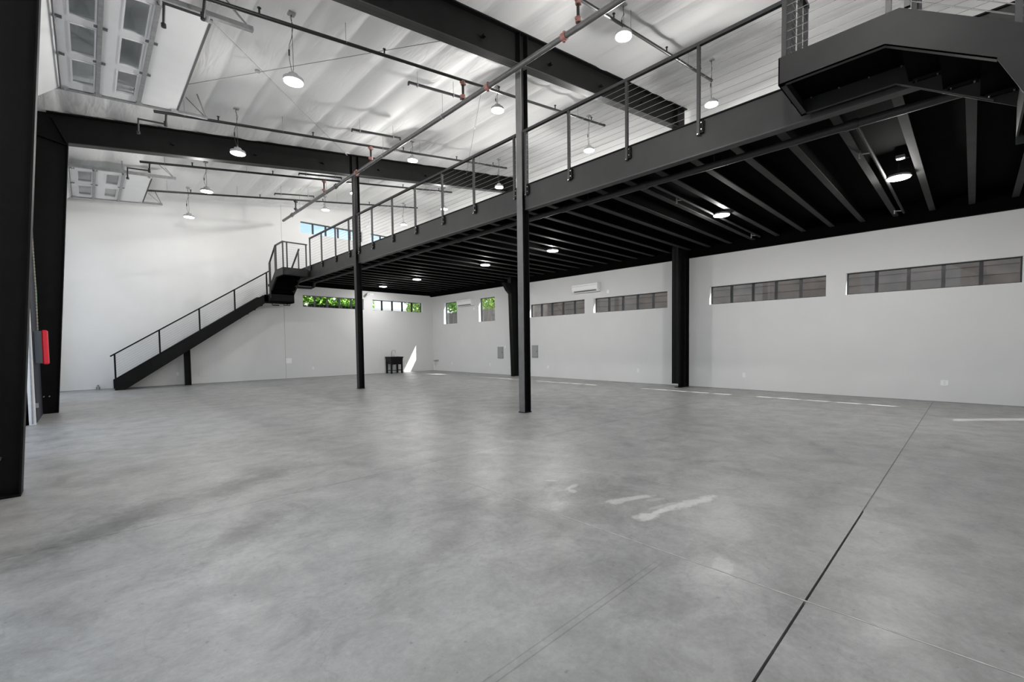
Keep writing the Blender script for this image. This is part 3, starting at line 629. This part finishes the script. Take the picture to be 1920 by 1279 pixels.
# short hanging struts that carry the main
for i, (y, lb) in enumerate([(8.54, 'short black strut hung from the roof, nearest of four over the main'), (11.37, 'short black strut hung from the roof just before the farther rafter'), (15.4, 'short black strut hung just beyond the farther rafter'), (18.0, 'short black strut hung from the roof closest to the far wall')]):
    t = thing('hanger_strut', (5.6, y, roof(5.6) - .3), lb, 'strut', 'struts over the sprinkler main')
    a, c = (4.92, y, roof(4.92) - .30), (6.26, y, roof(6.26) - .30)
    MB().bar(a, c, .042, .042).build('channel', 'pipe', t); MB().box((4.91, y - .02, a[2] - .06), (4.93, y + .02, a[2])).box((6.25, y - .02, c[2] - .06), (6.27, y + .02, c[2])).build('end_plate', 'pipe', t)
    for x in (5.13, 6.05): MB().tube([(x, y, roof(x) - .36), (x, y, roof(x))], .005, 6, False).box((x - .012, y - .026, roof(x) - .335), (x + .012, y + .026, roof(x) - .27)).build('rod', 'galv', t)
    MB().tube([(XM, y, roof(XM) - .34), (XM, y, ZM + .05)], .005, 6, False).tube([(XM, y - .012, ZM), (XM, y + .012, ZM)], .056, 14).build('hanger', 'galv', t)
# thin bracing rods under the roof
def rz(x, y): return roof(x) - .18
for i, (p, q, lb) in enumerate([((1.5, 8.55), (5.65, 13.5), 'thin steel bracing rod running from near door corner toward the farther rafter'), ((1.5, 11.05), (5.0, 6.85), 'thin steel bracing rod crossing from door corner toward the nearer rafter'), ((10.3, 13.8), (6.6, 8.2), 'thin steel bracing rod over the mezzanine')]):
    t = thing('brace_rod', (p[0], p[1], roof(p[0]) - .2), lb, 'rod'); MB().tube([(p[0], p[1], rz(*p)), (q[0], q[1], rz(*q))], .006, 6).build('rod', 'galv', t)
    MB().tube([(q[0] - .02, q[1] - .02, rz(*q)), (q[0] + .03, q[1] + .03, rz(*q))], .018, 8).build('clevis', 'galv', t)
tag(MB().disc((2.46, 9.8, roof(2.46) - .21), .045, .03, 12).build('rod_plate', 'galv'), 'small steel plate where the two bracing rods cross', 'plate')

# pipes under the mezzanine
t = thing('sprinkler_main', (6.8, 8, 4.10), 'painted black pipe slung under the joists just behind the mezzanine edge', 'pipe')
XP = 6.88; ZP = 4.085
MB().tube([(XP, -1.3, ZP), (XP, 19.9, ZP), (XP, 20.05, ZP - .03), (XP, 20.1, ZP - .18), (XP - .1, 20.15, ZP - .24), (5.2, 20.3, ZP - .24)], .052, 14).build('pipe', 'edge', t)
for y in (1.15, 4.12, 5.95, 9.6, 13.1): MB().tube([(XP, y - .07, ZP), (XP, y + .07, ZP)], .062, 12).tube([(XP, y, ZP), (XP + .13, y, ZP + .05)], .05, 12).build('coupling', 'edge', t)
for y in (2.9, 5.35, 8.1, 11.2, 15.5): MB().tube([(XP, y, ZP), (XP, y, 4.4)], .005, 6, False).tube([(XP, y - .012, ZP), (XP, y + .012, ZP)], .05, 12).build('hanger', 'edge', t)
for y, lb in ((1.12, 'black branch pipe beside a joist under the mezzanine, passing the nearest ceiling light'), (4.05, 'black branch pipe beside a joist under the mezzanine, passing the second ceiling light')):
    t = thing('sprinkler_branch', (9, y, 4.1), lb, 'pipe', 'branch pipes under the mezzanine'); MB().tube([(XP + .1, y, 4.12), (12.5, y, 4.12)], .024, 10).build('pipe', 'joistgrey', t)
    for x in (8.2, 12.3): MB().tube([(x, y, 4.12), (x, y + .14, 4.14), (x, y + .14, 4.19)], .012, 8).tube([(x, y + .14, 4.08), (x, y + .14, 4.17)], .014, 8).build('sprinkler_head', 'galv', t)

# ------------------------------------------------------------------ LIGHTS
def area(name, loc, size, energy, parent):
    l = bpy.data.lights.new(name, 'AREA'); l.shape = 'DISK'; l.size = size; l.energy = energy; l.color = (1, .985, .96); l.spread = math.radians(170)
    o = bpy.data.objects.new(name, l); COL.objects.link(o); o.parent = parent; o.location = Vector(loc) - org(parent); return o
def highbay(x, y, z, label):
    t = thing('high_bay_light', (x, y, z), label, 'light', 'hanging high bay lights')
    MB().disc((x, y, z + .012), .155, .05, 32, .150).disc((x, y, z + .062), .085, .07, 20, .07).build('housing', 'panelgrey', t)
    MB().disc((x, y, z), .14, .012, 32).build('diffuser', 'lit', t)
    zc = roof(x)
    MB().tube([(x, y, z + .13), (x, y, z + .17)], .012, 8).tube([(x - .012, y, z + .16), (x, y, z + .21), (x + .012, y, z + .16)], .004, 6).build('hook', 'galv', t)
    MB().tube([(x + .006, y, z + .2), (x, y, zc - .30), (x, y, zc - .02)], .004, 6, False).build('chain', 'cord', t)
    h = zc - z
    MB().tube([(x, y, zc - .05), (x - .02, y, zc - .12), (x + .02, y, zc - .22), (x - .01, y, z + h * .62), (x - .05, y, z + h * .5), (x - .05, y, z + h * .3), (x - .03, y, z + .22), (x - .01, y, z + .13)], .0045, 6, False).build('power_cord', 'cord', t)
    MB().tube([(x - .052, y, z + h * .36), (x - .052, y, z + h * .44)], .013, 8).build('plug', 'cord', t)
    MB().box((x - .05, y - .05, zc - .06), (x + .05, y + .05, zc - .03)).build('junction_box', 'panelgrey', t)
    area('lamp', (x, y, z - .012), .26, HIGHBAY, t)
    l = bpy.data.lights.new('side_glow', 'POINT'); l.energy = GLOBE * (.2 if y > 18 and x < 3 else .3 if y > 18 else 1.1 if x < 3 and y < 5 else .8 if x < 3 else 1.1 if x < 8 else 1.6); l.shadow_soft_size = .05; l.color = (1, .985, .96)
    o = bpy.data.objects.new('side_glow', l); COL.objects.link(o); o.parent = t; o.location = (0, 0, -.07)
HB = [(2.52, 8.0, 5.67, 'round high bay light hanging over the left side, nearest of its row'), (2.56, 12.0, 5.75, 'round high bay light hanging in front of the farther rafter at the left'),
      (2.62, 16.1, 5.92, 'round high bay light hanging at the left, third of its row'), (2.58, 19.05, 5.78, 'round high bay light hanging lowest at left in front of the far wall'),
      (6.98, 4.6, 6.87, 'round high bay light at top centre beside the nearest branch pipe'), (7.03, 8.15, 6.90, 'round high bay light just left of the nearer free-standing column'),
      (7.02, 12.04, 6.87, 'round high bay light glowing against the farther rafter left of the mezzanine railing'), (7.0, 16.1, 6.88, 'round high bay light just right of the farther free-standing column'),
      (7.0, 18.9, 6.90, 'round high bay light hanging just above the far upper window'), (10.51, 4.5, 6.94, 'round high bay light over the mezzanine, nearest to its big edge beam at right'),
      (10.48, 8.1, 6.98, 'round high bay light over the mezzanine, second from the right'), (10.6, 12.26, 7.0, 'round high bay light over the mezzanine at the end of the farther rafter'),
      (10.9, 16.2, 7.15, 'round high bay light over the mezzanine, second from the far wall'), (10.6, 19.1, 7.0, 'round high bay light over the mezzanine, closest to the far wall'),
      (2.55, 4.5, 5.7, 'round high bay light added unseen above the viewer to light the near floor'), (2.55, .8, 5.7, 'round high bay light added unseen behind the viewer to light the near left corner'), ]  # last two are unseen, added only to light the near floor
for h in HB: highbay(*h)
UL = [(9.7, .95, 'nearest round disc light under the mezzanine, at right'), (9.7, 3.92, 'round disc light under the mezzanine, second from the right'), (9.7, 8.86, 'round disc light under the mezzanine right of the nearer column'),
      (9.7, 12.0, 'round disc light under the mezzanine just left of the nearer column'), (9.7, 16.5, 'round disc light under the mezzanine, second from the far wall'), (9.7, 19.5, 'round disc light under the mezzanine, closest to the far wall')]
for x, y, lb in UL:
    z = 4.085
    t = thing('disc_light', (x, y, z), lb, 'light', 'disc lights under the mezzanine')
    MB().disc((x, y, z + .01), .172, .035, 32, .16).build('housing', 'panelgrey', t); MB().disc((x, y, z), .158, .01, 32).build('diffuser', 'lit', t)
    MB().tube([(x, y, z + .045), (x, y, 4.40)], .012, 8).build('stem', 'cord', t); area('lamp', (x, y, z - .01), .30, DISCLIGHT * (.3 if y > 19 else .5), t)
    l = bpy.data.lights.new('side_glow', 'POINT'); l.energy = DISCLIGHT * (.3 if y > 19 else .85); l.shadow_soft_size = .05; l.color = (1, .985, .96)
    o = bpy.data.objects.new('side_glow', l); COL.objects.link(o); o.parent = t; o.location = (0, 0, -.09)
t = thing('junction_box', (9.3, .9, 4.3), 'grey electrical junction box above the nearest light under the mezzanine', 'electrical box')
MB().box((9.22, .83, 4.27), (9.34, .95, 4.32)).build('box', 'panelgrey', t, bevel=.006); MB().tube([(9.34, .88, 4.3), (9.46, .80, 4.32)], .008, 6).build('connector', 'galv', t); MB().disc((9.28, .89, 4.262), .035, .01, 12).build('cover', 'galv', t)

# ------------------------------------------------------------------ WALL FITTINGS
def minisplit(y0, y1, z0, z1, label):
    t = thing('air_conditioner', (W - .1, (y0 + y1) / 2, z0), label, 'air conditioner', 'wall air conditioners')
    MB().prism([(W, z0), (W, z1), (W - .19, z1), (W - .215, z1 - .03), (W - .205, z0 + .09), (W - .13, z0)], 'Y', y0, y1).build('case', 'white', t, bevel=.008)
    b = MB(); b.bar((W - .172, y0 + .08, z0 + .04), (W - .172, y1 - .08, z0 + .04), .05, .008, up=(1, 0, 1)); b.build('louver', 'vent', t)
    b = MB(); b.bar((W - .186, y0 + .09, z0 + .058), (W - .186, y1 - .09, z0 + .058), .035, .006, up=(1, 0, 1)); b.build('vane', 'white', t)
    MB().box((W - .218, y0 + .02, z1 - .09), (W - .212, y1 - .02, z1 - .086)).build('panel_line', 'vent', t)
minisplit(9.60, 10.79, 3.25, 3.565, 'white wall air conditioner above the gap between two strip windows')
minisplit(17.02, 18.20, 3.25, 3.565, 'white wall air conditioner between the two narrow upright windows')
tag(box('thermostat', (W - .02, 9.21, 3.13), (W, 9.33, 3.26), 'white', bevel=.004), 'white square plate on right wall beside the nearer air conditioner', 'wall plate')
tag(box('thermostat', (W - .02, 16.98, 3.03), (W, 17.09, 3.14), 'white', bevel=.004), 'white round-cornered plate between far air conditioner and narrow window', 'wall plate')
def breaker(y0, y1, z0, z1, label):
    t = thing('breaker_panel', (W, (y0 + y1) / 2, z0), label, 'electrical panel', 'grey breaker panels')
    box('cabinet', (W - .02, y0, z0), (W, y1, z1), 'panelgrey', t); dr = box('door', (W - .032, y0 + .03, z0 + .03), (W - .021, y1 - .03, z1 - .03), 'panelgrey', t)
    box('latch', (W - .04, y0 + .05, (z0 + z1) / 2 - .03), (W - .032, y0 + .075, (z0 + z1) / 2 + .03), 'vent', dr)
breaker(14.97, 15.35, .74, 1.26, 'grey breaker panel on the wall left of the tapered wall column')
breaker(12.79, 13.14, .80, 1.315, 'grey breaker panel on the wall right of the nearer free column')
def outlet(axis, u, z, label, w=.075, h=.12):
    if axis == 'X': loc = (W - .004, u, z); t = thing('outlet', loc, label, 'outlet', 'wall outlets'); box('plate', (W - .008, u - w / 2, z - h / 2), (W, u + w / 2, z + h / 2), 'white', t, bevel=.002); MB().box((W - .011, u - .018, z + .008), (W - .008, u + .018, z + .036)).box((W - .011, u - .018, z - .036), (W - .008, u + .018, z - .008)).build('socket', 'cap', t)
    else: loc = (u, D - .004, z); t = thing('outlet', loc, label, 'outlet', 'wall outlets'); box('plate', (u - w / 2, D - .008, z - h / 2), (u + w / 2, D, z + h / 2), 'white', t, bevel=.002); MB().box((u - .018, D - .011, z + .008), (u + .018, D - .008, z + .036)).box((u - .018, D - .011, z - .036), (u + .018, D - .008, z - .008)).build('socket', 'cap', t)
outlet('X', 18.97, .43, 'white outlet low on right wall, nearest to the far corner'); outlet('X', 15.92, .44, 'small white outlet low on right wall under the left breaker panel')
outlet('X', 12.24, .43, 'white outlet low on right wall right of the right breaker panel'); outlet('X', 8.06, .43, 'white outlet low on right wall left of the thick wall column')
outlet('X', 4.615, .42, 'white outlet low on right wall right of the thick wall column'); outlet('X', .422, .42, 'wide white double outlet low on right wall at far right', .13, .12)
outlet('Y', 2.281, .41, 'white outlet on far wall under the staircase'); outlet('Y', 6.953, .41, 'white outlet on far wall left of the farther free column')
outlet('Y', 11.41, .41, 'white outlet on far wall right of the black sink')
tag(box('switch_plate', (W - .008, 14.80, 1.19), (W, 14.88, 1.30), 'white', bevel=.002), 'white switch plate right of the left breaker panel', 'switch')
tag(box('access_panel', (2.90, D - .008, .28), (3.20, D, .60), 'wall', bevel=.003), 'flush painted square access panel on far wall right of the stair support', 'panel')
tag(box('access_panel', (5.88, D - .012, .655), (6.10, D, .87), 'white', bevel=.003), 'white square plate on far wall beside the vertical seam', 'panel')
tag(box('backsplash_panel', (10.13, D - .007, .82), (11.0, D - .001, 1.58), 'wall', bevel=.002), 'pale smooth splash panel on far wall above the sink', 'panel')
t = thing('emergency_light', (9.62, D - .1, 3.82), 'small white twin-head security light on far wall near the farther free column', 'light')
box('bracket', (9.60, D - .03, 3.80), (9.80, D, 3.90), 'white', t)
MB().tube([(9.60, D - .05, 3.85), (9.48, D - .14, 3.86)], .035, 10).tube([(9.48, D - .14, 3.86), (9.40, D - .24, 3.76)], .04, 10).build('head', 'white', t)
t = thing('wall_bracket', (W - .2, 20.3, .3), 'white and grey pipe bracket low in the far right corner', 'bracket')
MB().tube([(W - .03, 20.55, .22), (W - .03, 20.55, .52), (W - .03, 20.50, .55)], .022, 8).tube([(W - .03, 20.4, .30), (W - .03, 20.4, .40), (W - .03, 20.5, .46)], .016, 8).build('pipe', 'white', t); MB().bar((W - .04, 20.62, .53), (W - .05, 20.15, .58), .05, .035).build('arm', 'panelgrey', t)
tag(MB().tube([(9.50, D - .03, 6.98), (9.66, D - .03, 7.22), (9.72, D - .03, 7.42)], .022, 8).build('wall_pipe', 'white'), 'short slanting white pipe high on the far wall over the railing', 'pipe')
tag(MB().disc((.2, 20.60, .0), .05, .10, 12).disc((.2, 20.60, .1), .025, .06, 10).build('floor_fitting', 'galv'), 'small metal fitting at foot of the far wall beside the left column', 'fitting')

# utility sink
t = thing('utility_sink', (10.6, 20.35, 0), 'black freestanding utility sink with a tall faucet at the far wall', 'sink')
x0, x1, y0, y1 = 10.28, 10.93, 20.05, 20.62
b = MB(); b.box((x0 - .02, y0 - .02, .78), (x1 + .02, y0 + .05, .815)); b.box((x0 - .02, y1 - .09, .78), (x1 + .02, y1, .815)); b.box((x0 - .02, y0 + .05, .78), (x0 + .04, y1 - .09, .815)); b.box((x1 - .04, y0 + .05, .78), (x1 + .02, y1 - .09, .815)); b.build('rim', 'sink', t)
MB().add([(x0, y0, .78), (x1, y0, .78), (x1, y1, .78), (x0, y1, .78), (x0 + .05, y0 + .05, .46), (x1 - .05, y0 + .05, .46), (x1 - .05, y1 - .05, .46), (x0 + .05, y1 - .05, .46)], [(4, 7, 6, 5), (0, 1, 5, 4), (1, 2, 6, 5), (2, 3, 7, 6), (3, 0, 4, 7)]).build('basin', 'sink', t)
for (px, py) in ((x0 + .05, y0 + .05), (x1 - .05, y0 + .05), (x0 + .05, y1 - .06), (x1 - .05, y1 - .06)): MB().box((px - .035, py - .03, 0), (px + .035, py + .03, .785)).build('leg', 'sink', t)
MB().box((x0 + .03, y0 + .04, .14), (x1 - .03, y0 + .06, .17)).box((x0 + .04, y0 + .05, .14), (x0 + .06, y1 - .05, .17)).box((x1 - .06, y0 + .05, .14), (x1 - .04, y1 - .05, .17)).build('stretcher', 'sink', t)
MB().prism([(x0 + .02, .46), (x1 - .02, .46), (x1 - .02, .36), (x1 - .12, .44), (x0 + .12, .44), (x0 + .02, .36)], 'Y', y0 + .03, y0 + .05).build('apron', 'sink', t)
MB().tube([(10.6, 20.56, .815), (10.6, 20.56, 1.06), (10.62, 20.52, 1.13), (10.66, 20.44, 1.15), (10.69, 20.38, 1.10), (10.69, 20.37, 1.0)], .012, 8).tube([(10.72, 20.57, .815), (10.72, 20.57, .90)], .014, 8).build('faucet', 'chrome', t)
MB().tube([(10.6, 20.35, .46), (10.6, 20.35, .25), (10.62, 20.45, .20), (10.66, 20.5, .28), (10.66, 20.62, .30)], .022, 8).build('drain_pipe', 'white', t)
tag(MB().box((11.02, 20.60, 0), (11.3, 20.69, .03)).tube([(11.05, 20.62, .03), (11.32, 20.60, .05)], .015, 6).build('hose', 'white'), 'short white hose lying on floor right of the sink', 'hose')

# ------------------------------------------------------------------ OUTSIDE
tag(MB().box((-60, -40, -.40), (XL - .21, 120, -.02)).box((XL - .21, -40, -.40), (90, YN - TH - .01, -.02)).box((W + TH + .01, YN - TH - .01, -.40), (90, 120, -.02)).box((XL - .21, D + TH + .01, -.40), (W + TH + .01, 120, -.02)).build('ground', 'pave'), 'pale paved ground outside the building', 'ground')['kind'] = 'structure'
t = thing('neighbour_wall', (15.6, 4, 0), 'dark brown board-clad wall seen through the right-hand strip windows', 'building')
nb = None
for k in range(16):
    z0 = -.02 + k * .228
    b = MB(); b.prism([(15.6, z0), (15.6 - .028, z0), (15.6 - .006, z0 + .225), (15.6, z0 + .225)], 'Y', -6, 14.6)
    b.build('board', 'siding', t)
box('backing', (15.6, -6, -.02), (15.75, 14.6, 3.60), 'siding', t)
t = thing('wooden_fence', (16.4, 17.6, 0), 'tall grey board fence seen through the two narrow upright windows', 'fence')
b0 = None
for k in range(62):
    y = 14.7 + k * .205
    if b0 is None: b0 = MB().box((16.4, y, -.02), (16.42, y + .19, 3.42)).build('board', 'fence', t); yy0 = y
    else: share(b0, 'board', t, (.006 * (k % 2), y - yy0, .02 * math.sin(k * 2.1)))
box('rail', (16.43, 14.7, 2.9), (16.48, 27.3, 3.0), 'fence', t)
t = thing('wooden_fence', (8, 23.6, 0), 'dark fence behind the far wall below the hedge', 'fence')
for k in range(30):
    x = 5.0 + k * .185
    if k == 0: b0 = MB().box((x, 23.6, -.02), (x + .17, 23.62, 3.47)).build('board', 'sink', t); xx0 = x
    else: share(b0, 'board', t, (x - xx0, .005 * (k % 2), .012 * math.sin(k * 1.7)))
t = thing('far_building', (34, 62, 0), 'low pale building with grey roof far behind the right far window', 'building')
box('wall', (24, 60, -.02), (50, 70, 6.2), 'stucco', t); box('roof', (23.5, 59.5, 6.2), (50.5, 70.5, 6.65), 'roofing', t)
for k in range(5): box('window', (27 + k * 4.2, 59.97, 3.6), (28.8 + k * 4.2, 60.02, 5.0), 'frame', t)
def tree(name, x, y, z0, rx, ry, rz_, n, m, label, trunk=True, size=.11, seed=1, cat='tree'):
    rnd = random.Random(seed); t = thing(name, (x, y, -.02), label, cat)
    b = MB()
    for i in range(n):
        while True:
            p = Vector((rnd.uniform(-1, 1), rnd.uniform(-1, 1), rnd.uniform(-1, 1)))
            if p.length < 1 and p.length > .35: break
        k = 1 + .22 * math.sin(p.x * 7 + seed) * math.sin(p.z * 6 + p.y * 5)
        c = Vector((x + p.x * rx * k, y + p.y * ry * k, z0 + p.z * rz_ * k))
        a = Vector((rnd.gauss(0, 1), rnd.gauss(0, 1), rnd.gauss(0, 1))).normalized(); u = a.cross(Vector((rnd.gauss(0, 1), rnd.gauss(0, 1), rnd.gauss(0, 1)))).normalized()
        s_ = size * rnd.uniform(.6, 1.3); w = a.cross(u)
        b.add([c - u * s_, c + w * s_ * .5 + a * s_ * .1, c + u * s_, c - w * s_ * .5 + a * s_ * .1], [(0, 1, 2, 3)])
    me = bpy.data.meshes.new('foliage'); me.from_pydata([tuple(Vector(v) - org(t)) for v in b.v], [], b.f); me.materials.append(M[m]); f = bpy.data.objects.new('foliage', me); COL.objects.link(f); f.parent = t; f['kind'] = 'stuff'
    if trunk:
        MB().tube([(x, y, -.02), (x + .05, y, z0 * .5), (x - .05, y + .1, z0)], [.16, .12, .07], 8).build('trunk', 'bark', t)
        b = MB()
        for k in range(6):
            a = k * 1.1; b.tube([(x, y, z0 - rz_ * .6), (x + math.cos(a) * rx * .6, y + math.sin(a) * ry * .6, z0 + rz_ * (.1 + .07 * k))], [.06, .02], 6)
        b.build('branch', 'bark', t)
    return t
tree('hedge_shrub', 7.0, 25.0, 3.6, 1.3, .9, 2.0, 6000, 'leaf2', 'bushy green hedge shrub behind left part of the lower far window', False, seed=2, cat='shrub')
tree('hedge_shrub', 9.1, 25.1, 3.6, 1.3, .9, 1.9, 6000, 'leaf', 'bushy green hedge shrub behind middle part of the lower far window', False, seed=3, cat='shrub')
tree('leafy_tree', 11.0, 25.6, 3.9, .95, .9, 1.1, 2600, 'leaf', 'green tree behind the gap between the lower far windows', True, seed=4)
tree('leafy_tree', 15.9, 26.5, 4.0, 1.05, 1.0, 1.6, 3000, 'leaf2', 'green tree behind the right end of the lower far window', True, seed=5)
tree('leafy_tree', 18.3, 21.6, 4.9, 1.5, 1.8, 1.7, 4500, 'leaf2', 'bright green tree above the fence behind nearer narrow window', True, seed=6)
tree('leafy_tree', 18.5, 26.0, 5.0, 1.6, 1.6, 1.4, 4000, 'leaf', 'green tree above the fence behind farther narrow window', True, seed=8)

# ------------------------------------------------------------------ final tagging: parts too small to pick apart singly
for o in bpy.data.objects:
    if o.type == 'MESH' and o.parent and o.name.split('.')[0] in ('bolt', 'socket', 'track_bracket', 'sprinkler_head', 'hanger'): o['kind'] = 'stuff'
